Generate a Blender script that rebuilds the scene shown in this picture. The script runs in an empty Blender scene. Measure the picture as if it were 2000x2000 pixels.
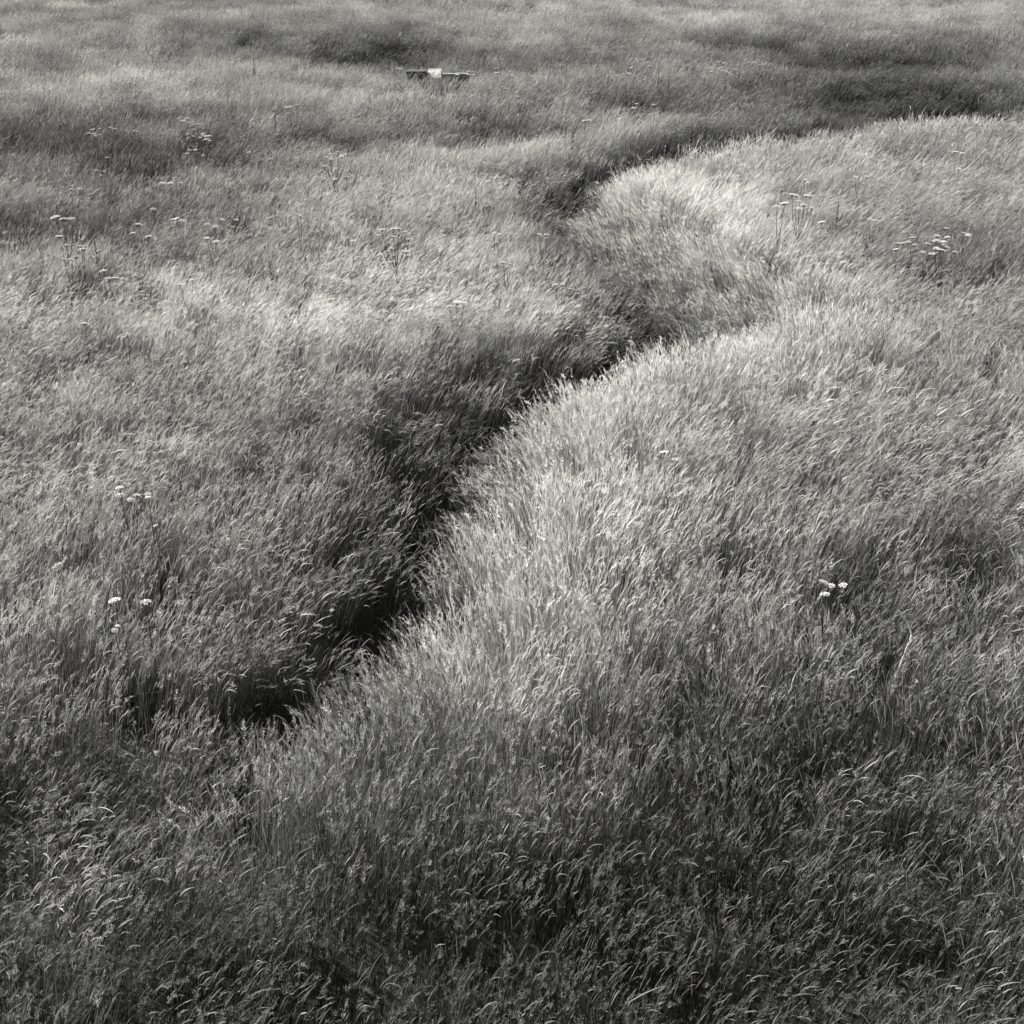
import bpy, bmesh, math, random
import numpy as np
from mathutils import Vector, Matrix

random.seed(7)
rng = np.random.default_rng(11)
scene = bpy.context.scene
col = scene.collection

# ------------------------------------------------------------------ camera
CAM_Z, PITCH, FPX = 8.2, math.radians(26.1), 2600.0      # focal length in pixels of the 2000 px photo
cam_data = bpy.data.cameras.new('camera')
cam_data.sensor_width = 36.0
cam_data.lens = 36.0 * FPX / 2000.0
cam_data.clip_start, cam_data.clip_end = 0.1, 6000.0
cam = bpy.data.objects.new('camera', cam_data)
cam.location = (0, 0, CAM_Z)
cam.rotation_euler = (math.radians(90) - PITCH, 0, 0)
col.objects.link(cam)
scene.camera = cam

# ------------------------------------------------------------------ sky, sun, exposure
SUN_AZ, SUN_EL = math.radians(-52), math.radians(36)     # azimuth from +Y towards +X: the sun stands ahead on the left
world = bpy.data.worlds.new('World'); scene.world = world
world.use_nodes = True
nt = world.node_tree; nt.nodes.clear()
sky = nt.nodes.new('ShaderNodeTexSky'); sky.sky_type = 'NISHITA'; sky.sun_disc = False
sky.sun_elevation = SUN_EL; sky.sun_rotation = SUN_AZ
bw = nt.nodes.new('ShaderNodeRGBToBW')                   # black and white film
bg = nt.nodes.new('ShaderNodeBackground'); bg.inputs[1].default_value = 0.05
wo = nt.nodes.new('ShaderNodeOutputWorld')
nt.links.new(sky.outputs[0], bw.inputs[0]); nt.links.new(bw.outputs[0], bg.inputs[0]); nt.links.new(bg.outputs[0], wo.inputs[0])
sd = bpy.data.lights.new('sun', 'SUN'); sd.energy = 5.0; sd.angle = math.radians(0.6); sd.color = (1.0, 0.995, 0.97)
sun = bpy.data.objects.new('sun', sd); col.objects.link(sun)
sdir = Vector((math.sin(SUN_AZ) * math.cos(SUN_EL), math.cos(SUN_AZ) * math.cos(SUN_EL), math.sin(SUN_EL)))
sun.rotation_euler = sdir.to_track_quat('Z', 'Y').to_euler()
sun.location = (-30, 30, 40)
scene.view_settings.view_transform = 'Standard'
scene.view_settings.look = 'None'
scene.view_settings.exposure = 1.35
scene.view_settings.gamma = 1.0
scene.render.engine = 'CYCLES'
scene.cycles.max_bounces = 3
scene.cycles.use_denoising = True
scene.cycles.denoiser = 'OPENIMAGEDENOISE'
scene.cycles.denoising_input_passes = 'RGB_ALBEDO_NORMAL'
scene.cycles.denoising_prefilter = 'ACCURATE'
scene.cycles.use_adaptive_sampling = True
scene.cycles.adaptive_threshold = 0.04
scene.cycles.use_light_tree = False
scene.cycles.diffuse_bounces = 2
scene.cycles.transmission_bounces = 2
scene.cycles.transparent_max_bounces = 4

# ------------------------------------------------------------------ helpers
CP, SP = math.cos(PITCH), math.sin(PITCH)
def ray(px, py):
    u, v = (px - 1000) / FPX, (1000 - py) / FPX
    return np.array([u, CP + v * SP, -SP + v * CP])      # depth 1 along the view axis
def at(px, py, z):
    d = ray(px, py); t = (z - CAM_Z) / d[2]
    return np.array([0, 0, CAM_Z]) + d * t
def atD(pts, z):                                          # pixels of the photo as seen at 1932 px
    return np.array([at(x * 2000 / 1932, y * 2000 / 1932, z)[:2] for x, y in pts])

def tag(o, label, cat=None, group=None, kind=None):
    o['label'] = label
    if cat: o['category'] = cat
    if group: o['group'] = group
    if kind: o['kind'] = kind
    return o
def mesh_obj(name, verts, faces, mat, parent=None, link=True, smooth=False):
    me = bpy.data.meshes.new(name)
    me.from_pydata([tuple(v) for v in verts], [], faces)
    me.materials.append(mat)
    if smooth: me.polygons.foreach_set('use_smooth', [True] * len(me.polygons))
    o = bpy.data.objects.new(name, me)
    if link: col.objects.link(o)
    if parent: o.parent = parent
    return o

def grey(v): return (v, v * 0.997, v * 0.955, 1.0)        # the warm black of the silver print

# value noise in numpy
_G = rng.random((256, 256))
def vnoise(x, y, s, ox=0.0, oy=0.0):
    x = np.asarray(x) / s + ox + 1000; y = np.asarray(y) / s + oy + 1000
    i = np.floor(x).astype(int); j = np.floor(y).astype(int)
    f = x - i; g = y - j; f = f * f * (3 - 2 * f); g = g * g * (3 - 2 * g)
    a = _G[i % 256, j % 256]; b = _G[(i + 1) % 256, j % 256]; c = _G[i % 256, (j + 1) % 256]; d = _G[(i + 1) % 256, (j + 1) % 256]
    return (a * (1 - f) + b * f) * (1 - g) + (c * (1 - f) + d * f) * g
def fbm(x, y, s, o=0.0, n=3):
    r = 0; a = 0.5; t = 0
    for k in range(n):
        r = r + a * vnoise(x, y, s / 2 ** k, o + 17.3 * k, o * 1.7 + 5.1 * k); t += a; a *= 0.55
    return r / t

# ------------------------------------------------------------------ the ditch
ditch_px = [(-420, 1690), (-200, 1640), (-60, 1600), (100, 1545), (300, 1480), (440, 1405), (545, 1335), (640, 1262), (722, 1165), (775, 1060),
            (818, 955), (855, 872), (930, 800), (1040, 735), (1170, 690), (1270, 660), (1322, 640), (1282, 592), (1190, 512), (1085, 437),
            (1052, 398), (1105, 365), (1225, 328), (1400, 296), (1600, 268), (1836, 244), (2050, 228), (2300, 215)]
_d = atD(ditch_px, 0.15)
def catmull(P, n=24):
    out = []
    Q = np.vstack([2 * P[0] - P[1], P, 2 * P[-1] - P[-2]])
    for i in range(1, len(Q) - 2):
        p0, p1, p2, p3 = Q[i - 1], Q[i], Q[i + 1], Q[i + 2]
        for t in np.linspace(0, 1, n, endpoint=False):
            out.append(0.5 * ((2 * p1) + (-p0 + p2) * t + (2 * p0 - 5 * p1 + 4 * p2 - p3) * t * t + (-p0 + 3 * p1 - 3 * p2 + p3) * t ** 3))
    out.append(Q[-2]); return np.array(out)
DC = catmull(_d)
DT = np.gradient(DC, axis=0); DT /= np.linalg.norm(DT, axis=1)[:, None]
def ditch_sd(x, y):
    """distance to the ditch, positive on its right bank, and the direction into the ditch"""
    x = np.asarray(x, float).ravel(); y = np.asarray(y, float).ravel()
    sd = np.empty(len(x)); nx = np.empty(len(x)); ny = np.empty(len(x))
    for a in range(0, len(x), 4000):
        dx = x[a:a + 4000, None] - DC[None, :, 0]; dy = y[a:a + 4000, None] - DC[None, :, 1]
        k = np.argmin(dx * dx + dy * dy, axis=1); r = np.arange(len(k))
        ex, ey = dx[r, k], dy[r, k]; d = np.hypot(ex, ey)
        side = np.sign(DT[k, 0] * ey - DT[k, 1] * ex)
        sd[a:a + 4000] = -side * d
        nx[a:a + 4000] = -ex / np.maximum(d, 1e-6); ny[a:a + 4000] = -ey / np.maximum(d, 1e-6)
    return sd, nx, ny

# hollows of the far meadow: photo pixel (1932), half sizes in metres, depth
def G(x, y, c, rx, ry, rot=0.0):
    dx, dy = x - c[0], y - c[1]; ca, sa = math.cos(rot), math.sin(rot)
    return np.exp(-(((dx * ca + dy * sa) / rx) ** 2 + ((-dx * sa + dy * ca) / ry) ** 2))
HOLLOWS = [((910, 255), 2.2, 2.2, 0, 0.75), ((1745, 178), 4.5, 4.5, -.1, 1.6), ((1300, 205), 6.0, 3.0, 0.1, 0.55), ((180, 232), 4.5, 3.0, 0, 0.55),
           ((700, 108), 4.5, 4.5, 0, 0.9), ((1620, 108), 7.0, 5.0, 0, 0.9), ((640, 285), 4.0, 1.6, 0, 0.3), ((1080, 258), .9, .8, 0, 0.3), ((930, 140), 5.0, 3.0, 0, 0.4), ((1285, 622), 1.3, 1.6, 0, 0.8)]
HOL = [(at(p[0] * 2000 / 1932, p[1] * 2000 / 1932, 0.4)[:2], rx, ry, r, d) for p, rx, ry, r, d in HOLLOWS]
DEND = atD([(170, 1500)], 0.4)[0]          # the ditch runs out towards this point
def ditch_on(x, y):
    e = np.clip((x - DEND[0]) / 2.2, 0, 1); return np.where(y < DEND[1] + 6, e * e * (3 - 2 * e), 1.0)
def height(x, y, sd=None):
    x = np.asarray(x, float); y = np.asarray(y, float); shp = x.shape
    if sd is None: sd = ditch_sd(x, y)[0].reshape(shp)
    far = np.clip((y - 6) / 30, 0, 1)
    z = (fbm(x, y, 9.0, 3.0) - 0.5) * (0.35 + 0.5 * far) * (1 - 0.75 * np.exp(-(sd / 7.0) ** 2)) + (fbm(x, y, 3.0, 9.0, 2) - 0.5) * 0.16
    end = 0.06 + 0.94 * ditch_on(x, y)
    w = np.where(sd > 0, 1.0, 1.05) + 0.012 * np.clip(y, 0, 80)
    end = end * (1 + 0.15 * np.clip((y - 26) / 12, 0, 1))
    z = z - 1.02 * end * np.exp(-(sd / w) ** 2)
    z = z + 0.26 * end * np.exp(-((sd - 2.3) / 1.3) ** 2)
    for c, rx, ry, r, d in HOL: z = z - d * G(x, y, c, rx, ry, r)
    fade = np.clip((160 - np.hypot(x, y)) / 40, 0, 1)
    return z * fade

CUL = at(858, 156, 0.75)[:2]               # the small culvert in the far grass

# ------------------------------------------------------------------ materials
def new_mat(name):
    m = bpy.data.materials.new(name); m.use_nodes = True
    n = m.node_tree; n.nodes.clear(); return m, n, n.nodes.new, n.links.new
def plant_mat(name, lo, hi, transl, tone_attr=True, spread=0.45):
    """diffuse and translucent plant tissue; lo/hi = green and ripe colour"""
    m, n, N, L = new_mat(name)
    out = N('ShaderNodeOutputMaterial')
    mixf = N('ShaderNodeMix'); mixf.data_type = 'RGBA'
    mixf.inputs[6].default_value = grey(lo); mixf.inputs[7].default_value = grey(hi)
    tint = N('ShaderNodeAttribute'); tint.attribute_name = 'tint'
    ma = N('ShaderNodeMath'); ma.operation = 'MULTIPLY_ADD'; ma.inputs[1].default_value = spread
    L(tint.outputs['Fac'], ma.inputs[0])
    if tone_attr:
        tone = N('ShaderNodeAttribute'); tone.attribute_type = 'INSTANCER'; tone.attribute_name = 'tone'
        sb = N('ShaderNodeMath'); sb.operation = 'SUBTRACT'; sb.inputs[1].default_value = spread * 0.5
        L(tone.outputs['Fac'], sb.inputs[0]); L(sb.outputs[0], ma.inputs[2])
    else: ma.inputs[2].default_value = 0.5 - spread * 0.5
    ma.use_clamp = True
    L(ma.outputs[0], mixf.inputs[0])
    df = N('ShaderNodeBsdfDiffuse'); tr = N('ShaderNodeBsdfTranslucent'); mx = N('ShaderNodeMixShader'); mx.inputs[0].default_value = transl
    L(mixf.outputs[2], df.inputs[0]); L(mixf.outputs[2], tr.inputs[0])
    L(df.outputs[0], mx.inputs[1]); L(tr.outputs[0], mx.inputs[2]); L(mx.outputs[0], out.inputs[0])
    return m
M_LEAF = plant_mat('grass_leaf', 0.010, 0.085, 0.18)
M_CULM = plant_mat('grass_stem', 0.03, 0.54, 0.25)
M_HEAD = plant_mat('grass_seed_head', 0.18, 0.92, 0.40)
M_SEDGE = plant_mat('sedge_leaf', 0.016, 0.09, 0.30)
M_STEM = plant_mat('umbel_stem', 0.04, 0.13, 0.1, False)
M_ULEAF = plant_mat('umbel_leaf', 0.03, 0.07, 0.2, False)
M_UMBEL = plant_mat('umbel_flower', 0.75, 0.9, 0.25, False)
M_DOCK = plant_mat('dock_seed', 0.015, 0.04, 0.1, False)
M_STRAW = plant_mat('bleached_stalk', 0.65, 0.85, 0.1, False)

def ground_mat():
    m, n, N, L = new_mat('soil_and_thatch')
    out = N('ShaderNodeOutputMaterial'); tc = N('ShaderNodeTexCoord')
    n1 = N('ShaderNodeTexNoise'); n1.inputs['Scale'].default_value = 0.6; n1.inputs['Detail'].default_value = 8
    n2 = N('ShaderNodeTexNoise'); n2.inputs['Scale'].default_value = 14; n2.inputs['Detail'].default_value = 6
    L(tc.outputs['Object'], n1.inputs[0]); L(tc.outputs['Object'], n2.inputs[0])
    mm = N('ShaderNodeMath'); mm.operation = 'MULTIPLY'; L(n1.outputs[0], mm.inputs[0]); L(n2.outputs[0], mm.inputs[1])
    cr = N('ShaderNodeValToRGB'); cr.color_ramp.elements[0].position = 0.12; cr.color_ramp.elements[0].color = grey(0.02)
    cr.color_ramp.elements[1].position = 0.5; cr.color_ramp.elements[1].color = grey(0.13); L(mm.outputs[0], cr.inputs[0])
    b = N('ShaderNodeBump'); b.inputs['Strength'].default_value = 0.8; b.inputs['Distance'].default_value = 0.05; L(n2.outputs[0], b.inputs['Height'])
    p = N('ShaderNodeBsdfDiffuse'); L(cr.outputs[0], p.inputs[0]); L(b.outputs[0], p.inputs['Normal']); L(p.outputs[0], out.inputs[0])
    return m
def stone_mat(name, lo, hi):
    m, n, N, L = new_mat(name)
    out = N('ShaderNodeOutputMaterial'); tc = N('ShaderNodeTexCoord')
    n1 = N('ShaderNodeTexNoise'); n1.inputs['Scale'].default_value = 6; n1.inputs['Detail'].default_value = 8; L(tc.outputs['Object'], n1.inputs[0])
    cr = N('ShaderNodeValToRGB'); cr.color_ramp.elements[0].position = 0.35; cr.color_ramp.elements[0].color = grey(lo)
    cr.color_ramp.elements[1].position = 0.6; cr.color_ramp.elements[1].color = grey(hi); L(n1.outputs[0], cr.inputs[0])
    p = N('ShaderNodeBsdfPrincipled'); p.inputs['Roughness'].default_value = 0.85; L(cr.outputs[0], p.inputs['Base Color']); L(p.outputs[0], out.inputs[0])
    return m

# ------------------------------------------------------------------ ground sheet
def axis(a, b, step, far):
    core = list(np.arange(a, b + 1e-6, step)); lo = []; hi = []; s = step; v = a
    while v > -far: s *= 1.45; v -= s; lo.append(v)
    s = step; v = b
    while v < far: s *= 1.45; v += s; hi.append(v)
    return np.array(lo[::-1] + core + hi)
gx = axis(-46, 46, 0.4, 3500); gy = axis(2, 112, 0.4, 3500)
GX, GY = np.meshgrid(gx, gy)
GZ = height(GX, GY)
vs = np.stack([GX.ravel(), GY.ravel(), GZ.ravel()], 1)
nx_, ny_ = len(gx), len(gy)
ii = np.arange(nx_ * ny_).reshape(ny_, nx_)
fs = np.stack([ii[:-1, :-1], ii[:-1, 1:], ii[1:, 1:], ii[1:, :-1]], -1).reshape(-1, 4)
ground = mesh_obj('ground', vs, fs.tolist(), ground_mat(), smooth=True)
tag(ground, 'rolling meadow ground with a winding ditch under the grass', kind='structure')

# ------------------------------------------------------------------ grass tufts (built once, then scattered)
class TB:
    def __init__(s): s.v = []; s.f = []; s.m = []; s.t = []; s.n = 0
    def add(s, verts, faces, mi, tint):
        for f in faces: s.f.append(tuple(k + s.n for k in f)); s.m.append(mi)
        s.v += verts; s.t += [tint] * len(verts); s.n += len(verts)
    def build(s, name, mats):
        me = bpy.data.meshes.new(name); me.from_pydata(s.v, [], s.f)
        for m in mats: me.materials.append(m)
        me.polygons.foreach_set('material_index', s.m)
        a = me.attributes.new('tint', 'FLOAT', 'POINT'); a.data.foreach_set('value', s.t)
        return bpy.data.objects.new(name, me)
R = random.random
def U(a, b): return a + (b - a) * R()
def curve(base, az, t0, t1, pw, L, n):
    """points of an arching stem: tilt grows from t0 to t1"""
    pts = [Vector(base)]; tl = []
    for k in range(n):
        s = (k + 0.5) / n; t = t0 + (t1 - t0) * s ** pw
        d = Vector((math.cos(az) * math.sin(t), math.sin(az) * math.sin(t), math.cos(t)))
        pts.append(pts[-1] + d * (L / n)); tl.append(d)
    return pts, tl
def ribbon(tb, pts, side, w0, w1, mi, tint, tip=True):
    n = len(pts) - 1; V = []; F = []
    for k, p in enumerate(pts):
        s = k / n; w = (w0 + (w1 - w0) * s) * 0.5
        if tip and k == n: V.append(tuple(p)); break
        V.append(tuple(p - side * w)); V.append(tuple(p + side * w))
    for k in range(n):
        if tip and k == n - 1: F.append((2 * k, 2 * k + 1, 2 * k + 2))
        else: F.append((2 * k, 2 * k + 1, 2 * k + 3, 2 * k + 2))
    tb.add(V, F, mi, tint)
def spike(tb, pts, rad, mi, tint, sides=3):
    n = len(pts) - 1; V = []; F = []
    for k, p in enumerate(pts):
        s = k / n; r = rad * (math.sin(math.pi * (0.12 + 0.83 * s)) ** 0.7) * U(0.75, 1.25)
        d = (pts[min(k + 1, n)] - pts[max(k - 1, 0)]).normalized()
        a = d.cross(Vector((0, 0, 1)));
        if a.length < 1e-3: a = Vector((1, 0, 0))
        a.normalize(); b = d.cross(a)
        for q in range(sides):
            th = 2 * math.pi * q / sides
            V.append(tuple(p + a * (math.cos(th) * r) + b * (math.sin(th) * r)))
    for k in range(n):
        for q in range(sides):
            F.append((k * sides + q, k * sides + (q + 1) % sides, (k + 1) * sides + (q + 1) % sides, (k + 1) * sides + q))
    tb.add(V, F, mi, tint)
def panicle(tb, pts, mi, tint, wid, spread, nb):
    n = len(pts) - 1
    for k in range(nb):
        s = U(0.0, 1.0); i = min(int(s * n), n - 1); p = pts[i].lerp(pts[i + 1], s * n - i)
        d = (pts[i + 1] - pts[i]).normalized()
        o = Vector((U(-1, 1), U(-1, 1), U(-1, 0.6))); o = (o - d * o.dot(d)).normalized()
        ln = spread * (1.1 - 0.75 * s) * U(0.6, 1.2)
        q = p + (d * 0.75 + o * 0.65) * ln
        side = d.cross(o).normalized()
        mid = p.lerp(q, 0.55) + Vector((0, 0, -0.1 * ln))
        V = [tuple(p), tuple(mid - side * wid * .5), tuple(q), tuple(mid + side * wid * .5)]
        tb.add(V, [(0, 1, 2, 3)], mi, min(1, max(0, tint + U(-.2, .2))))
def wind_az(sd): return random.gauss(0, sd)
def make_tuft(name, rad, nleaf, nculm, lod, lean, ripe):
    """lod 0 near, 1 far. lean: how far the wind bends it. Wind blows along +X"""
    tb = TB(); ws = (1.0, 1.9)[lod]; seg = (5, 3)[lod]
    for k in range(nleaf):
        r = rad * math.sqrt(R()); a = U(0, 6.283); b = (r * math.cos(a), r * math.sin(a), -0.03)
        az = wind_az(1.1); L = U(0.35, 0.72)
        pts, tl = curve(b, az, U(0.02, 0.3), U(0.6, 1.7) * (0.7 + 0.5 * lean), 1.6, L, seg)
        sa = az + math.pi / 2 + U(-.6, .6)
        ribbon(tb, pts, Vector((math.cos(sa), math.sin(sa), U(-.2, .2))), U(.004, .0075) * ws, .002 * ws, 0, R() ** 1.3)
    for k in range(nculm):
        r = rad * math.sqrt(R()); a = U(0, 6.283); b = (r * math.cos(a), r * math.sin(a), -0.03)
        az = wind_az(0.7); L = U(0.62, 0.98); hd = U(0.08, 0.22); tall = R() < 0.05
        if tall: L *= 1.22; hd *= 1.3
        t1 = lean * U(0.25, 0.95)
        pts, tl = curve(b, az, U(0.0, 0.12), t1, 1.5, L, (6, 4)[lod])
        sa = az + math.pi / 2
        tint = min(1, max(0, random.gauss(ripe, 0.33)))
        sa2 = sa + U(-.8, .8)
        ribbon(tb, pts, Vector((math.cos(sa2), math.sin(sa2), 0)), U(.003, .005) * ws, .0024 * ws, 1, tint, tip=False)
        kind = R(); nod = (U(0.1, 1.0) if R() < .72 else U(1.0, 2.0)) * (0.6 + 0.4 * lean)
        if kind > .78: nod *= .25                                        # still upright
        hp, _ = curve(pts[-1], az + U(-.6, .6), t1, t1 + nod, 1.2, hd * (1.25 if kind > .78 else 1), (5, 3)[lod])
        if kind < 0.42: spike(tb, hp, U(.0028, .0066) * (1.0, 1.5)[lod], 2, tint, 3)
        elif kind > .78: spike(tb, hp, U(.0025, .0045) * (1.0, 1.5)[lod], 2, tint, 3)
        else:
            panicle(tb, hp, 2, tint, U(.0035, .007) * ws, U(.03, .065), (26, 9)[lod])
            ribbon(tb, hp, Vector((math.cos(sa2), math.sin(sa2), 0)), .002 * ws, .001 * ws, 1, tint, tip=False)
    return tb.build(name, [M_LEAF, M_CULM, M_HEAD])
def make_sedge(name, rad, n, lod):
    tb = TB(); ws = (1.0, 1.9)[lod]
    for k in range(n):
        r = rad * math.sqrt(R()); a = U(0, 6.283); b = (r * math.cos(a), r * math.sin(a), -0.03)
        az = wind_az(1.3); L = U(0.35, 0.85)
        pts, tl = curve(b, az, U(0.02, 0.35), U(0.5, 1.9), 1.7, L, (6, 4)[lod])
        sa = az + math.pi / 2 + U(-.5, .5)
        ribbon(tb, pts, Vector((math.cos(sa), math.sin(sa), U(-.2, .2))), U(.005, .009) * ws, .002 * ws, 0, R())
    return tb.build(name, [M_SEDGE])
def tuft_set(cname, objs):
    c = bpy.data.collections.new(cname)
    for o in objs: c.objects.link(o)
    return c
NV = 12
near_t = [make_tuft('grass_tuft', 0.34, 62, 66, 0, [0.45, 0.75, 1.05][k % 3], U(.35, .65)) for k in range(NV)]
far_t = [make_tuft('far_grass_tuft', 0.62, 125, 125, 1, [0.45, 0.75, 1.05][k % 3], U(.35, .65)) for k in range(NV)]
sed_t = [make_sedge('sedge_tuft', 0.24, 60, 0) for k in range(6)] + [make_sedge('sedge_tuft', 0.42, 110, 1) for k in range(6)]
C_GRASS = tuft_set('grass_tufts', near_t + far_t)   # sorted by name when scattered
C_SEDGE = tuft_set('sedge_tufts', sed_t)
order = {o.name: i for i, o in enumerate(sorted(near_t + far_t, key=lambda o: o.name))}
near_id = np.array([order[o.name] for o in near_t]); far_id = np.array([order[o.name] for o in far_t])

def scatter(name, coll, P, rot, scl, vid, tone, label):
    me = bpy.data.meshes.new(name)
    me.vertices.add(len(P)); me.vertices.foreach_set('co', P.astype(np.float32).ravel())
    for nm, ty, val, key in (('rot', 'FLOAT_VECTOR', rot, 'vector'), ('scl', 'FLOAT_VECTOR', scl, 'vector'), ('vid', 'INT', vid, 'value'), ('tone', 'FLOAT', tone, 'value')):
        a = me.attributes.new(nm, ty, 'POINT'); a.data.foreach_set(key, np.ascontiguousarray(val, dtype=np.int32 if ty == 'INT' else np.float32).ravel())
    o = bpy.data.objects.new(name, me); col.objects.link(o)
    for m in (M_LEAF, M_CULM, M_HEAD): me.materials.append(m)
    g = bpy.data.node_groups.new(name + '_scatter', 'GeometryNodeTree')
    g.interface.new_socket('Geometry', in_out='INPUT', socket_type='NodeSocketGeometry')
    g.interface.new_socket('Geometry', in_out='OUTPUT', socket_type='NodeSocketGeometry')
    N, L = g.nodes.new, g.links.new
    gi, go = N('NodeGroupInput'), N('NodeGroupOutput')
    ci = N('GeometryNodeCollectionInfo'); ci.inputs['Collection'].default_value = coll
    ci.inputs['Separate Children'].default_value = True; ci.inputs['Reset Children'].default_value = True
    ip = N('GeometryNodeInstanceOnPoints'); ip.inputs['Pick Instance'].default_value = True
    def attr(nm, ty):
        q = N('GeometryNodeInputNamedAttribute'); q.data_type = ty; q.inputs['Name'].default_value = nm; return q.outputs['Attribute']
    m2p = N('GeometryNodeMeshToPoints')
    L(gi.outputs[0], m2p.inputs['Mesh']); L(m2p.outputs[0], ip.inputs['Points'])
    L(ci.outputs[0], ip.inputs['Instance']); L(attr('vid', 'INT'), ip.inputs['Instance Index'])
    L(attr('rot', 'FLOAT_VECTOR'), ip.inputs['Rotation']); L(attr('scl', 'FLOAT_VECTOR'), ip.inputs['Scale'])
    L(ip.outputs[0], go.inputs[0])
    md = o.modifiers.new('scatter', 'NODES'); md.node_group = g
    tag(o, label, kind='stuff')
    return o

def sample(y0, y1, dens, margin=3.0):
    """jittered grid over the part of the meadow the camera looks at, with a margin"""
    st = 1 / math.sqrt(dens); hw = 0.385 * (y1 * CP + 8 * SP) + margin
    X, Y = np.meshgrid(np.arange(-hw, hw, st), np.arange(y0, y1, st))
    X = X.ravel() + rng.uniform(-.55, .55, X.size) * st; Y = Y.ravel() + rng.uniform(-.55, .55, Y.size) * st
    k = np.abs(X) < 0.385 * (Y * CP + 8 * SP) + margin
    return X[k], Y[k]

# ripe or green grass; bank light, ditch shade and corner vignette painted in too: photo pixel (1932), radii in metres, amount
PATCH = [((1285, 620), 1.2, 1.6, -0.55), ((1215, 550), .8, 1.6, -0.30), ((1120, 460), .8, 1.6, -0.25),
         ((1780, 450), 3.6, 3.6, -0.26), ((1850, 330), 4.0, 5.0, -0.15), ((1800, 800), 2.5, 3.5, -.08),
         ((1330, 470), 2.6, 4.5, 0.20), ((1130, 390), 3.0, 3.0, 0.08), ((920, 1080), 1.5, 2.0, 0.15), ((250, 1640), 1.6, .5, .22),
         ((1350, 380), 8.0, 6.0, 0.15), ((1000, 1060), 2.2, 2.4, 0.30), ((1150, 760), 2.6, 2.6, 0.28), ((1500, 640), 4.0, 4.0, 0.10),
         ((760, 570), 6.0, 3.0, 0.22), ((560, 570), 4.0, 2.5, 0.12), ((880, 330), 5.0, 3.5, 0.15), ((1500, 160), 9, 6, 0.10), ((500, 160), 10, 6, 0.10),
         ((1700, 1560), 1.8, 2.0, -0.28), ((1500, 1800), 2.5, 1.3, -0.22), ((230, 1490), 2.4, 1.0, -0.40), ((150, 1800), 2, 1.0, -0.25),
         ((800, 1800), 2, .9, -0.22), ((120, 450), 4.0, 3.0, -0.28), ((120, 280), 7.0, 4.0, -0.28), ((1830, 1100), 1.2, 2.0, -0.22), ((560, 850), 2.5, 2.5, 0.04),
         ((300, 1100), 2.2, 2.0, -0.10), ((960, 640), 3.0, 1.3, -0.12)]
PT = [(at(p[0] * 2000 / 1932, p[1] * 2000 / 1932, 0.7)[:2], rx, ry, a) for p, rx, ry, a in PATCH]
def tone_field(x, y, sd):
    t = 0.46 + (fbm(x, y, 5.0, 31.0) - 0.5) * 0.55 + (fbm(x, y, 1.3, 41.0, 2) - 0.5) * 0.35 + (vnoise(x, y, 0.55, 47.0) - 0.5) * 0.30 * np.clip((22 - y) / 10, 0, 1)
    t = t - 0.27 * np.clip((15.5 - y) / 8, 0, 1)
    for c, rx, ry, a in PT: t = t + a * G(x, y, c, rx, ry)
    for c, rx, ry, r, d in HOL: t = t - 0.52 * d * G(x, y, c, rx * 1.1, ry * 1.1, r)  # shade of the hollows put into the grass tone, besides greener growth
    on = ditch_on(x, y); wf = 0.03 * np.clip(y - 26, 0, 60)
    t = t + on * (0.26 * np.exp(-((sd - 1.9) / (1.2 + wf)) ** 2) - 0.36 * np.exp(-((sd + 0.3) / 0.8) ** 2))  # sunlit bank and shaded ditch put into the grass tone
    t = t - 0.24 * np.where(y > 26, np.exp(-((sd + 1.2 + wf) / (0.9 + wf)) ** 2), 0)  # shade on the far side of the upper ditch, as darker grass
    return t

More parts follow.
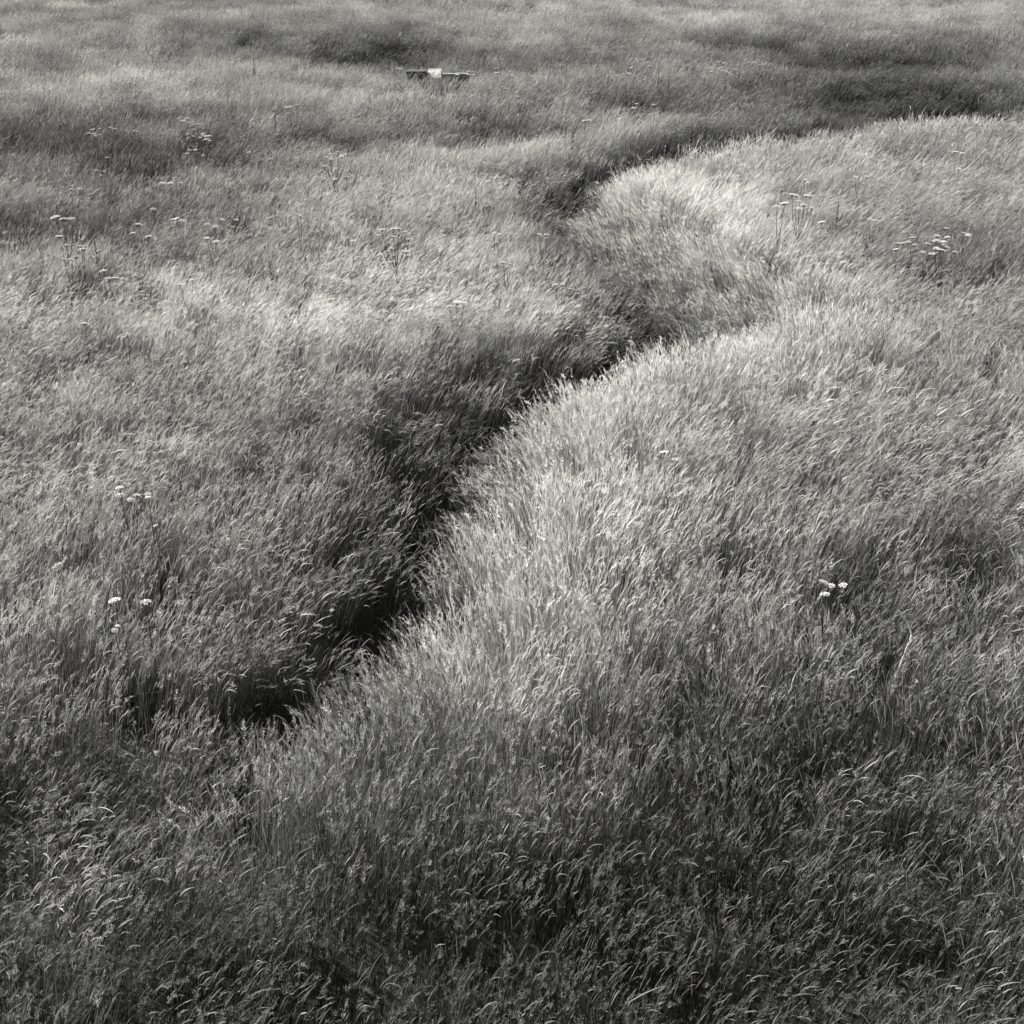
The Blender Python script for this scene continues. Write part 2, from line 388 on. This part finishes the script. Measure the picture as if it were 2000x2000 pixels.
def lay_grass():
    P = []; Rr = []; S = []; V = []; T = []
    for y0, y1, dens, ids, lod in ((3.5, 34, 5, near_id, 0), (34, 110, 1.7, far_id, 1)):
        x, y = sample(y0, y1, dens)
        sd, nx, ny = ditch_sd(x, y)
        keep = rng.random(len(x)) > 0.75 * np.exp(-((sd + 0.2) / 0.7) ** 2) * np.clip((40 - y) / 14, 0.35, 1) * ditch_on(x, y)
        x, y, sd, nx, ny = x[keep], y[keep], sd[keep], nx[keep], ny[keep]
        keep = ~((np.abs(x - CUL[0]) < 1.25) & (y > CUL[1] - 0.12) & (y < CUL[1] + 0.8))
        x, y, sd, nx, ny = x[keep], y[keep], sd[keep], nx[keep], ny[keep]
        z = height(x, y, sd)
        # wind to the right and a little away; the right bank hangs over the ditch
        wx = np.full(len(x), 0.93); wy = np.full(len(x), 0.38)
        a0 = (fbm(x, y, 4.0, 61.0) - 0.5) * 1.5
        wx, wy = wx * np.cos(a0) - wy * np.sin(a0), wx * np.sin(a0) + wy * np.cos(a0)
        b = np.where(sd > 0, np.exp(-(np.maximum(sd - 0.8, 0) / 1.5) ** 2) * 1.9, 0.3 * np.exp(-(sd / 1.5) ** 2))
        b = b * ditch_on(x, y)
        wx = wx + nx * b; wy = wy + ny * b
        vert = np.clip((17.5 - y) / 5, 0, 1) * np.clip((x + 3.5) / 4, 0.35, 1)      # sheltered and upright close to the viewer
        az = np.arctan2(wy, wx) + rng.normal(0, 1, len(x)) * (0.28 + 0.45 * vert)
        tilt = 0.03 + 0.24 * fbm(x, y, 2.2, 71.0) + 0.15 * np.exp(-((sd - 0.9) / .8) ** 2) + rng.normal(0, .06, len(x))
        tilt = tilt * (1 - 0.85 * vert) - 0.03 * vert
        # small euler: tilt about the axis across the lean, then turn
        rot = np.stack([rng.normal(0, .05, len(x)), tilt, az], 1)
        hs = 0.66 + 0.34 * fbm(x, y, 1.6, 81.0) + 0.26 * vnoise(x, y, 0.75, 83.0) + rng.normal(0, .06, len(x)) - 0.22 * np.exp(-((sd + .2) / 1.0) ** 2)
        ws = 0.9 + 0.2 * rng.random(len(x))
        lean = fbm(x, y, 2.6, 91.0) + rng.normal(0, .1, len(x)) - 0.18 * np.exp(-((sd - 1.5) / 1.5) ** 2)
        lean = lean - 0.30 * vert
        cls = np.clip(((lean - 0.28) / 0.15).astype(int), 0, 2)
        vid = ids[cls + 3 * rng.integers(0, 4, len(x))]
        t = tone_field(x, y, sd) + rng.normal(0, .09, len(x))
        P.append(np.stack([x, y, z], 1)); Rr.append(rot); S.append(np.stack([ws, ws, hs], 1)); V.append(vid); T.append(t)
    return map(np.concatenate, (P, Rr, S, V, T))
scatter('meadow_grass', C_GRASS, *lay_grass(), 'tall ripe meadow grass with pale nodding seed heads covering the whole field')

def lay_sedge():
    P = []; Rr = []; S = []; V = []; T = []
    so = sorted(range(12), key=lambda k: sed_t[k].name); pos = np.argsort(so)
    for y0, y1, dens, ids in ((3.5, 34, 14, pos[:6]), (34, 105, 4.5, pos[6:])):
        x, y = sample(y0, y1, dens)
        sd, nx, ny = ditch_sd(x, y)
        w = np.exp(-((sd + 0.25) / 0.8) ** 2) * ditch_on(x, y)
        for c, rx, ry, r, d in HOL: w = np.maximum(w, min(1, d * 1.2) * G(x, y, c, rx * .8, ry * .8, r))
        keep = rng.random(len(x)) < w
        x, y, sd, nx, ny = x[keep], y[keep], sd[keep], nx[keep], ny[keep]
        n = len(x); z = height(x, y, sd)
        az = rng.normal(0.3, 0.9, n)
        P.append(np.stack([x, y, z], 1)); Rr.append(np.stack([rng.normal(0, .08, n), rng.normal(.12, .1, n), az], 1))
        s = rng.uniform(.75, 1.15, n); S.append(np.stack([s, s, s], 1)); V.append(rng.choice(ids, n)); T.append(rng.uniform(.1, .7, n))
    return map(np.concatenate, (P, Rr, S, V, T))
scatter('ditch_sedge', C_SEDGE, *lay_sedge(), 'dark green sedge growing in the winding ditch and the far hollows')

# ------------------------------------------------------------------ flowering umbel plants
def empty(name, loc):
    o = bpy.data.objects.new(name, None); o.empty_display_size = 0.2; o.location = loc; col.objects.link(o); return o
def ground_z(x, y): return float(height(np.array([x]), np.array([y]))[0])
def foot(px, py, h):
    """ground point under a thing whose top, h metres tall, shows at this pixel"""
    z = 0.0
    for k in range(4):
        p = at(px, py, z + h); z = ground_z(p[0], p[1])
    return Vector((p[0], p[1], z))
def on_plane(px, py, y):
    d = ray(px, py); t = y / d[1]; return Vector((d[0] * t, y, CAM_Z + d[2] * t))
def tube(V, F, pts, r0, r1, sides=5):
    b = len(V); n = len(pts) - 1
    for k, p in enumerate(pts):
        d = (pts[min(k + 1, n)] - pts[max(k - 1, 0)]).normalized(); a = d.cross(Vector((0.3, 1, 0.1))).normalized(); c = d.cross(a)
        r = r0 + (r1 - r0) * k / n
        for q in range(sides):
            th = 2 * math.pi * q / sides; V.append(tuple(p + a * (math.cos(th) * r) + c * (math.sin(th) * r)))
    for k in range(n):
        for q in range(sides): F.append((b + k * sides + q, b + k * sides + (q + 1) % sides, b + (k + 1) * sides + (q + 1) % sides, b + (k + 1) * sides + q))
    F.append(tuple(b + n * sides + q for q in range(sides)))
def set_tint(o):
    me = o.data; a = me.attributes.new('tint', 'FLOAT', 'POINT'); a.data.foreach_set('value', [R() for _ in me.vertices])
def make_umbel(seed):
    """flat topped flower head, one metre across: rays carrying little domed umbellets"""
    random.seed(seed); V = []; F = []; M = []
    rings = [(0, 1), (0.17, 6), (0.33, 11), (0.46, 14)]
    for r, n in rings:
        for k in range(n):
            if r > .4 and R() < 0.12: continue
            th = 2 * math.pi * (k + U(-.2, .2)) / n; rr = r * U(.92, 1.08)
            c = Vector((rr * math.cos(th), rr * math.sin(th), 0.10 - 0.42 * rr * rr + U(-.02, .02))); rad = U(.06, .095)
            b = len(V); V.append(tuple(c + Vector((0, 0, rad * .45))))
            for q in range(6):
                a = q * math.pi / 3 + U(-.2, .2); V.append(tuple(c + Vector((math.cos(a) * rad, math.sin(a) * rad, U(-.01, .01)))))
            for q in range(6): F.append((b, b + 1 + q, b + 1 + (q + 1) % 6)); M.append(0)
            F.append(tuple(b + 1 + q for q in range(5, -1, -1))); M.append(0)
            f0 = len(F); tube(V, F, [Vector((0, 0, -.28)), Vector((c.x * .6, c.y * .6, -.12)), c], .012, .008, 3); M += [1] * (len(F) - f0)
    me = bpy.data.meshes.new('flower_head'); me.from_pydata(V, [], F); me.materials.append(M_UMBEL); me.materials.append(M_STEM)
    me.polygons.foreach_set('material_index', M)
    a = me.attributes.new('tint', 'FLOAT', 'POINT'); a.data.foreach_set('value', [R() for _ in V]); return me
UMBELS = [make_umbel(k) for k in range(5)]
def make_leaf_mesh(seed):
    random.seed(seed); V = []; F = []
    for k in range(7):                              # lobed leaflets along a midrib
        s = k / 6; c = Vector((0.12 + 0.5 * s, 0, 0.10 * math.sin(s * 3)))
        for sg in ((-1, 1) if k < 6 else (0,)):
            b = len(V); L = 0.22 * (1 - .5 * s); d = Vector((.35, sg, 0.05)).normalized() if sg else Vector((1, 0, 0)); e = Vector((-d.y, d.x, 0))
            V += [tuple(c), tuple(c + d * L * .5 + e * .06), tuple(c + d * L + Vector((0, 0, -.03))), tuple(c + d * L * .5 - e * .06)]
            F.append((b, b + 1, b + 2, b + 3))
    tube(V, F, [Vector((0, 0, -.02)), Vector((.3, 0, .06)), Vector((.62, 0, 0.02))], .006, .003, 3)
    me = bpy.data.meshes.new('leaf'); me.from_pydata(V, [], F); me.materials.append(M_ULEAF)
    a = me.attributes.new('tint', 'FLOAT', 'POINT'); a.data.foreach_set('value', [R() for _ in V]); return me
LEAVES = [make_leaf_mesh(50 + k) for k in range(3)]

def umbel_plant(heads, h, size_px, label, group='white flowering umbel plants in the meadow', cat='wildflower'):
    h += 0.17; size_px *= 1.05
    hx = sum(p[0] for p in heads) / len(heads); hy = min(p[1] for p in heads)
    base = foot(hx, hy, h)
    root = tag(empty('umbel_plant', base), label, cat, group)
    tops = []
    for (px, py) in heads:
        t = on_plane(px, py, base.y + U(-.12, .12)); t.z += U(-.03, .03); tops.append(t - base)
    V = []; F = []
    fork = Vector((sum(t.x for t in tops) / len(tops) * .5, 0, min(t.z for t in tops) * 0.5))
    tube(V, F, [Vector((0, 0, -.05)), fork * .5 + Vector((U(-.02, .02), 0, 0)), fork], .010, .008)
    depth = (base - Vector((0, 0, CAM_Z))).dot(Vector((0, CP, -SP)))
    for t in tops:
        d = size_px * depth / FPX * U(.85, 1.2)
        e = t - Vector((0, 0, .28 * d))
        mid = fork.lerp(e, .5) + Vector(((e.x - fork.x) * .22, (e.y - fork.y) * .2, 0))
        tube(V, F, [fork * .96, mid, e], .007, .004)
        o = bpy.data.objects.new('flower_head', random.choice(UMBELS)); col.objects.link(o); o.parent = root
        o.location = t; o.scale = (d, d, d); o.rotation_euler = (U(-.12, .2), U(-.2, .2), U(0, 6.28))
    st = mesh_obj('stem', V, F, M_STEM, root, smooth=True); set_tint(st)
    for k in range(3):
        o = bpy.data.objects.new('leaf', random.choice(LEAVES)); col.objects.link(o); o.parent = root
        o.location = fork * U(.05, .4); sc = U(.4, .65); o.scale = (sc, sc, sc); o.rotation_euler = (0, U(-.7, -.2), U(0, 6.28))
    return root
random.seed(5)
PLANTS = [
 # the big clumps
 ([(746, 450), (768, 449), (779, 449), (793, 453)], 1.45, 11, 'white umbel plant carrying the level top row of heads in the central clump'),
 ([(769, 460), (775, 468), (799, 466), (740, 462)], 1.35, 10, 'umbel plant in the middle of the central clump, one head out to its left'),
 ([(793, 491), (796, 497), (765, 485), (742, 495)], 1.15, 11, 'lowest and nearest umbel plant of the central clump left of the ditch'),
 ([(1547, 382), (1555, 383), (1575, 380), (1583, 385)], 1.65, 13, 'tallest dark-stemmed umbel plant on the pale bank at upper right'),
 ([(1518, 401), (1532, 396)], 1.5, 14, 'umbel plant leaning out left of the tall dark-stemmed clump on the pale bank'),
 ([(1562, 391), (1570, 399), (1586, 408), (1560, 406)], 1.45, 11, 'shorter umbel plant filling the right side of the dark-stemmed clump'),
 ([(1782, 466), (1774, 474), (1787, 475)], 1.15, 10, 'umbel plant at the top of the white clump second from the right edge'),
 ([(1754, 475), (1750, 485), (1764, 474)], 1.1, 10, 'umbel plant on the left side of the white clump second from the right edge'),
 ([(1830, 463), (1850, 465), (1828, 470), (1843, 473)], 1.2, 11, 'topmost umbel plant of the dense white clump near the right edge'),
 ([(1813, 476), (1829, 482), (1803, 492), (1820, 497)], 1.1, 11, 'umbel plant on the left side of the dense white clump near the right edge'),
 ([(1845, 477), (1850, 482), (1837, 485), (1866, 490), (1842, 492), (1828, 494)], 1.1, 10, 'lower right umbel plant of the dense white clump near the right edge'),
 ([(628, 299), (643, 299), (661, 299), (673, 300)], 1.4, 8, 'many-headed umbel plant at the top of the upper left clump'),
 ([(636, 307), (646, 309), (668, 305)], 1.3, 8, 'umbel plant just under the top row of the upper left clump'),
 ([(635, 326), (655, 328)], 1.2, 10, 'umbel plant with two white heads below the upper left clump'),
 ([(678, 343), (655, 349)], 1.15, 9, 'lowest umbel plant of the upper left clump, trailing to its right'),
 # nearer plants
 ([(224, 1174)], 1.1, 20, 'near umbel plant with one broad white head, left of its twin'),
 ([(285, 1179)], 1.1, 20, 'near umbel plant with one broad white head, right of its twin'),
 ([(224, 1227), (229, 1223)], 0.95, 11, 'small umbel plant lowest at the left, below the two broad heads'),
 ([(234, 956), (234, 971), (255, 972), (267, 968)], 1.2, 14, 'bright white many-headed umbel plant at the left edge of the near meadow'),
 ([(289, 966), (290, 975)], 1.15, 11, 'umbel plant just right of the bright many-headed one at left'),
 ([(303, 1023)], 1.0, 8, 'single tiny white umbel below the bright many-headed plant at left'),
 ([(1609, 1135), (1624, 1140), (1647, 1141), (1611, 1165)], 1.25, 16, 'umbel plant with three bright heads in a row, right foreground'),
 ([(1297, 882), (1321, 897)], 1.15, 14, 'umbel plant with two white heads right of the ditch in mid meadow'),
 ([(879, 595), (892, 589), (905, 595)], 1.2, 14, 'umbel plant with three flat heads alone in mid meadow left of the bend'),
 ([(1086, 557), (1099, 557)], 1.15, 10, 'umbel plant left of the ditch bend, highest of three'),
 ([(1114, 567), (1127, 574)], 1.1, 10, 'umbel plant left of the ditch bend, middle of three'),
 ([(1129, 596)], 1.05, 10, 'umbel plant left of the ditch bend, lowest of three'),
 ([(965, 456), (975, 461), (970, 473)], 1.1, 9, 'small umbel plant between the central clump and the ditch'),
 ([(1054, 459), (1068, 459)], 1.1, 9, 'small two-headed umbel plant on the left lip of the ditch'),
 ([(983, 512), (996, 514), (992, 523)], 1.0, 9, 'faint low umbel plant left of the ditch below the small ones'),
 # left edge
 ([(108, 425), (123, 426), (140, 425)], 1.45, 15, 'umbel plant with a level row of white heads at the far left edge'),
 ([(116, 463), (129, 477)], 1.3, 13, 'two-headed umbel plant with long dark stem at the far left edge'),
 ([(158, 481), (163, 487), (148, 500)], 1.2, 13, 'umbel plant with drooping white heads in the dark grass at left'),
 ([(126, 507), (140, 509)], 1.0, 10, 'low umbel plant in the dark grass at the far left edge'),
 ([(202, 530)], 1.1, 12, 'single white umbel above a row of small ones at left'),
 ([(211, 542), (226, 542), (242, 544)], 1.05, 11, 'umbel plant with a row of three small heads at left'),
 ([(375, 547), (352, 556)], 1.05, 10, 'umbel plant by itself right of the small row at left'),
 ([(173, 571)], 1.0, 9, 'lone small umbel below the small row at left'),
 ([(164, 630)], 1.05, 12, 'lone white umbel at left, halfway down the meadow'),
 ([(241, 660), (250, 655)], 1.0, 9, 'faint umbel plant at left, lowest before the near grass'),
 ([(272, 439)], 1.2, 14, 'bright single umbel left of the middle left group'),
 ([(289, 459), (259, 456)], 1.1, 11, 'umbel plant just below the bright single umbel at left'),
 ([(299, 410)], 1.15, 12, 'single white umbel above the middle left group'),
 ([(345, 426), (338, 431), (357, 431)], 1.15, 12, 'dark-stemmed umbel plant in the middle left group'),
 ([(405, 439), (421, 443)], 1.15, 11, 'umbel plant at the centre of the middle left group'),
 ([(434, 428), (461, 428)], 1.15, 9, 'umbel plant at the right of the middle left group'),
 ([(405, 467), (423, 473)], 1.15, 12, 'pale-stemmed umbel plant with a round white head, lowest in the middle left group'),
 ([(580, 421), (588, 425)], 1.1, 10, 'lone umbel plant between the middle left group and the central clump'),
 ([(689, 473)], 1.1, 10, 'single umbel just left of the central clump'),
 ([(318, 360), (332, 360)], 1.15, 13, 'umbel plant with two touching white heads at upper left'),
 ([(342, 347), (352, 356)], 1.15, 8, 'small umbel plant behind the two touching heads at upper left'),
 ([(108, 368), (140, 372), (156, 370)], 1.15, 9, 'umbel plant with wide-set heads close to the left edge, upper meadow'),
 ([(188, 335), (204, 335), (197, 341)], 1.1, 8, 'three-headed umbel plant in the upper left dark grass'),
 ([(209, 307)], 1.1, 8, 'single umbel in the upper left dark grass'),
 ([(486, 299), (527, 309)], 1.1, 9, 'umbel plant with two wide-set heads left of the upper left clump'),
 ([(1866, 295), (1880, 300)], 1.15, 10, 'umbel plant close to the right edge, high on the bank'),
 ([(1873, 332)], 1.1, 10, 'single umbel close to the right edge, below the high one'),
 ([(1850, 444)], 1.2, 9, 'single umbel just above the dense white clump at right'),
 ([(1890, 459), (1884, 456)], 1.2, 11, 'umbel plant at the very right edge beside the dense white clump'),
 ([(1671, 344), (1694, 346)], 1.1, 9, 'small umbel plant high on the pale bank right of the dark-stemmed clump'),
 ([(1572, 353), (1578, 357)], 1.1, 8, 'small dark umbel plant behind the dark-stemmed clump'),
 ([(1700, 429), (1711, 430)], 1.1, 9, 'umbel plant midway between the dark-stemmed and the white clumps at right'),
 ([(1605, 431)], 1.0, 13, 'low umbel at the foot of the dark-stemmed clump'),
 ([(1648, 511)], 1.0, 10, 'lone umbel on the bank below the dark-stemmed clump'),
 ([(1243, 203), (1276, 206), (1238, 212)], 1.1, 8, 'umbel plant in the dark hollow beyond the upper ditch'),
 ([(1142, 234), (1150, 236)], 1.1, 8, 'umbel plant left of the dark hollow beyond the upper ditch'),
 ([(1278, 220), (1270, 226)], 1.1, 7, 'lower umbel plant in the dark hollow beyond the upper ditch'),
 ([(981, 170), (986, 172)], 1.1, 7, 'far umbel plant right of the stone culvert'),
 ([(1008, 179), (1011, 188)], 1.1, 7, 'far umbel plant below and right of the stone culvert'),
 ([(776, 133), (782, 135)], 1.1, 8, 'far white umbel plant just left of the stone culvert'),
]
for heads, h, sp, lab in PLANTS: umbel_plant(heads, h, sp, lab)
def specks(boxes, group):
    for (x0, y0, x1, y1, n, label) in boxes:
        for k in range(n):
            x, y = U(x0, x1), U(y0, y1); hs = [(x, y)]
            if R() < .5: hs.append((x + U(5, 12), y + U(-2, 4)))
            umbel_plant(hs, U(1.0, 1.15), U(6, 8), label, group)
specks([(345, 220, 395, 242, 5, 'small white umbel in the upper half of the drift at upper left'),
        (360, 248, 412, 272, 9, 'small white umbel in the crowded lower half of the drift at upper left'),
        (170, 250, 218, 272, 7, 'small white umbel in the drift nearest the left edge, in dark grass'),
        (535, 204, 575, 224, 6, 'small white umbel in the far drift above the many-headed upper left clump'),
        (262, 255, 276, 262, 2, 'small white umbel between the two upper left drifts'),
        (345, 290, 400, 306, 4, 'small sparse white umbel just below the crowded upper left drift'),
        (250, 158, 330, 175, 3, 'tiny faint umbel in pale grass along the top left')], 'upper left flower drifts')
specks([(1215, 120, 1300, 150, 5, 'tiny white umbel in the far drift beside the pair of dark docks'),
        (1380, 100, 1500, 150, 9, 'tiny white umbel in the wide far drift at the top right'),
        (880, 138, 930, 150, 4, 'tiny white umbel in front of the low culvert wall'),
        (970, 130, 1010, 150, 3, 'tiny white umbel right of the culvert along the far top')], 'far flower drifts')

# ------------------------------------------------------------------ dark seeding docks
def make_spike(seed):
    random.seed(seed); V = []; F = []
    for k in range(46):
        s = R(); th = U(0, 6.28); r = .05 * (1.1 - s) * U(.5, 1); c = Vector((r * math.cos(th), r * math.sin(th), s)); q = U(.012, .022); b = len(V)
        V += [tuple(c + Vector((0, 0, q * 1.6))), tuple(c + Vector((q, 0, 0))), tuple(c + Vector((-q * .5, q * .8, 0))), tuple(c + Vector((-q * .5, -q * .8, 0)))]
        F += [(b, b + 1, b + 2), (b, b + 2, b + 3), (b, b + 3, b + 1), (b + 1, b + 3, b + 2)]
    tube(V, F, [Vector((0, 0, -.1)), Vector((0, 0, .95))], .006, .003, 4)
    me = bpy.data.meshes.new('seed_spike'); me.from_pydata(V, [], F); me.materials.append(M_DOCK)
    a = me.attributes.new('tint', 'FLOAT', 'POINT'); a.data.foreach_set('value', [R() for _ in V]); return me
SPIKES = [make_spike(80 + k) for k in range(3)]
random.seed(9)
DOCKS = [((494, 112), 1.35, 5, 'dark seeding dock standing out at the top left of the meadow'),
         ((1286, 150), 1.3, 2, 'dark seeding dock at the far top, left of a pair'),
         ((1306, 151), 1.3, 3, 'dark seeding dock at the far top, right of a pair'),
         ((1533, 122), 1.3, 4, 'dark seeding dock at the far upper right'),
         ((929, 366), 1.2, 3, 'short dark dock in pale grass left of the ditch mouth'),
         ((526, 508), 1.15, 3, 'dark brown dock among pale grass at middle left'),
         ((1118, 258), 1.15, 5, 'dark bushy dock in the small far hollow'),
         ((1290, 462), 1.2, 3, 'dark dock on the pale bank right of the ditch'),
         ((1638, 394), 1.2, 3, 'dark dock just right of the dark-stemmed umbel clump'),
         ((183, 462), 1.4, 2, 'narrow black dock spike in the dark grass at left')]
for (px, py), h, n, lab in DOCKS:
    b = foot(px, py, h); root = tag(empty('dock_plant', b), lab, 'dock plant', 'dark docks scattered in the meadow')
    V = []; F = []; tube(V, F, [Vector((0, 0, -.05)), Vector((.01, 0, h * .35)), Vector((0, 0, h * .62))], .011, .007); st = mesh_obj('stem', V, F, M_DOCK, root, smooth=True); set_tint(st)
    for k in range(n):
        o = bpy.data.objects.new('seed_spike', SPIKES[k % 3]); col.objects.link(o); o.parent = root
        sc = h * (.44 if k == 0 else U(.25, .38)); o.scale = (sc * 1.5, sc * 1.5, sc); o.location = (0, 0, h * .56 if k == 0 else h * U(.4, .55))
        o.rotation_euler = (0, 0, 0) if k == 0 else (U(-.5, .5), U(-.6, .6), U(0, 6.28))
    for k in range(3):
        o = bpy.data.objects.new('leaf', LEAVES[k % 3]); col.objects.link(o); o.parent = root
        o.location = (0, 0, h * U(.1, .4)); o.scale = (.5, .5, .5); o.rotation_euler = (0, -.4, U(0, 6.28))

# ------------------------------------------------------------------ bleached bent stalk at the right
b = foot(1782, 1252, 1.12)
sp = [on_plane(x, y, b.y + dy) - b for x, y, dy in ((1755, 1192, .06), (1763, 1204, .05), (1771, 1213, .03), (1776, 1224, .02), (1781, 1240, 0), (1781, 1252, 0))]
stalk = tag(empty('bleached_stalk', b), 'bleached white bent stalk leaning in the right foreground grass', 'dead stalk')
V = []; F = []; tube(V, F, sp + [sp[-1] + Vector((0.01, .12, -.12)), Vector((0.02, .42, .35)), Vector((0.02, .5, -.08))], .008, .010, 6); o = mesh_obj('stem', V, F, M_STRAW, stalk, smooth=True); set_tint(o)
V = []; F = []; tube(V, F, [sp[2], sp[2] + Vector((.06, .0, -.02)), sp[2] + Vector((.09, .02, -.05))], .004, .002, 5); o = mesh_obj('twig', V, F, M_STRAW, stalk, smooth=True); set_tint(o)
V = []; F = []; tube(V, F, [sp[4], sp[4] + Vector((-.02, -.02, -.05)), sp[4] + Vector((-.015, -.03, -.11))], .010, .003, 5); o = mesh_obj('dry_leaf', V, F, M_STRAW, stalk, smooth=True); set_tint(o)

# ------------------------------------------------------------------ small stone culvert in the far grass
def bevel_box(name, c, sz, mat, parent, taper=0.0, bev=.02):
    bm = bmesh.new(); bmesh.ops.create_cube(bm, size=1)
    for v in bm.verts:
        v.co.x *= sz[0]; v.co.y *= sz[1]; v.co.z *= sz[2]
        if v.co.z > 0 and v.co.y < 0: v.co.y += taper
    bmesh.ops.bevel(bm, geom=bm.edges[:], offset=bev, segments=2, affect='EDGES')
    for v in bm.verts: v.co += Vector((U(-.006, .006), U(-.006, .006), U(-.006, .006)))
    me = bpy.data.meshes.new(name); bm.to_mesh(me); bm.free(); me.materials.append(mat)
    o = bpy.data.objects.new(name, me); o.location = c; col.objects.link(o); o.parent = parent; return o
M_STONE = stone_mat('weathered_stone', 0.12, 0.28); M_PALE = stone_mat('pale_concrete', 0.2, 0.42); M_WOOD = stone_mat('dark_timber', 0.02, 0.05)
cz = ground_z(CUL[0], CUL[1])
pxm = (on_plane(917, 156, CUL[1]).x - on_plane(795, 156, CUL[1]).x) / 122      # metres per photo pixel there
top = on_plane(858, 138, CUL[1]).z - cz
cul = tag(empty('stone_culvert', (CUL[0], CUL[1], cz)), 'low stone culvert with dark opening and pale block, half hidden in far grass', 'culvert')
X = lambda p: (p - 858) * pxm
bevel_box('lintel', (X(814), .1, top - .06), (40 * pxm, .5, .10), M_WOOD, cul)
bevel_box('back_wall', (X(814), .42, top * .5 - .1), (38 * pxm, .1, top), M_WOOD, cul)
bevel_box('post', (X(797), -.05, top * .5 - .12), (4 * pxm, .12, top), M_WOOD, cul)
bevel_box('post', (X(814), -.08, top * .5 - .12), (3.2 * pxm, .10, top), M_PALE, cul)
pb = bevel_box('pale_block', (X(848.5), .2, top * .5), (29 * pxm, .9, top), M_PALE, cul, bev=.03)
for v in pb.data.vertices:
    if v.co.z > 0: v.co.z -= .22 * (0.45 - v.co.y) / .9
bevel_box('side_wall', (X(890), .15, top * .5 - .12), (52 * pxm, .3, top), M_STONE, cul)
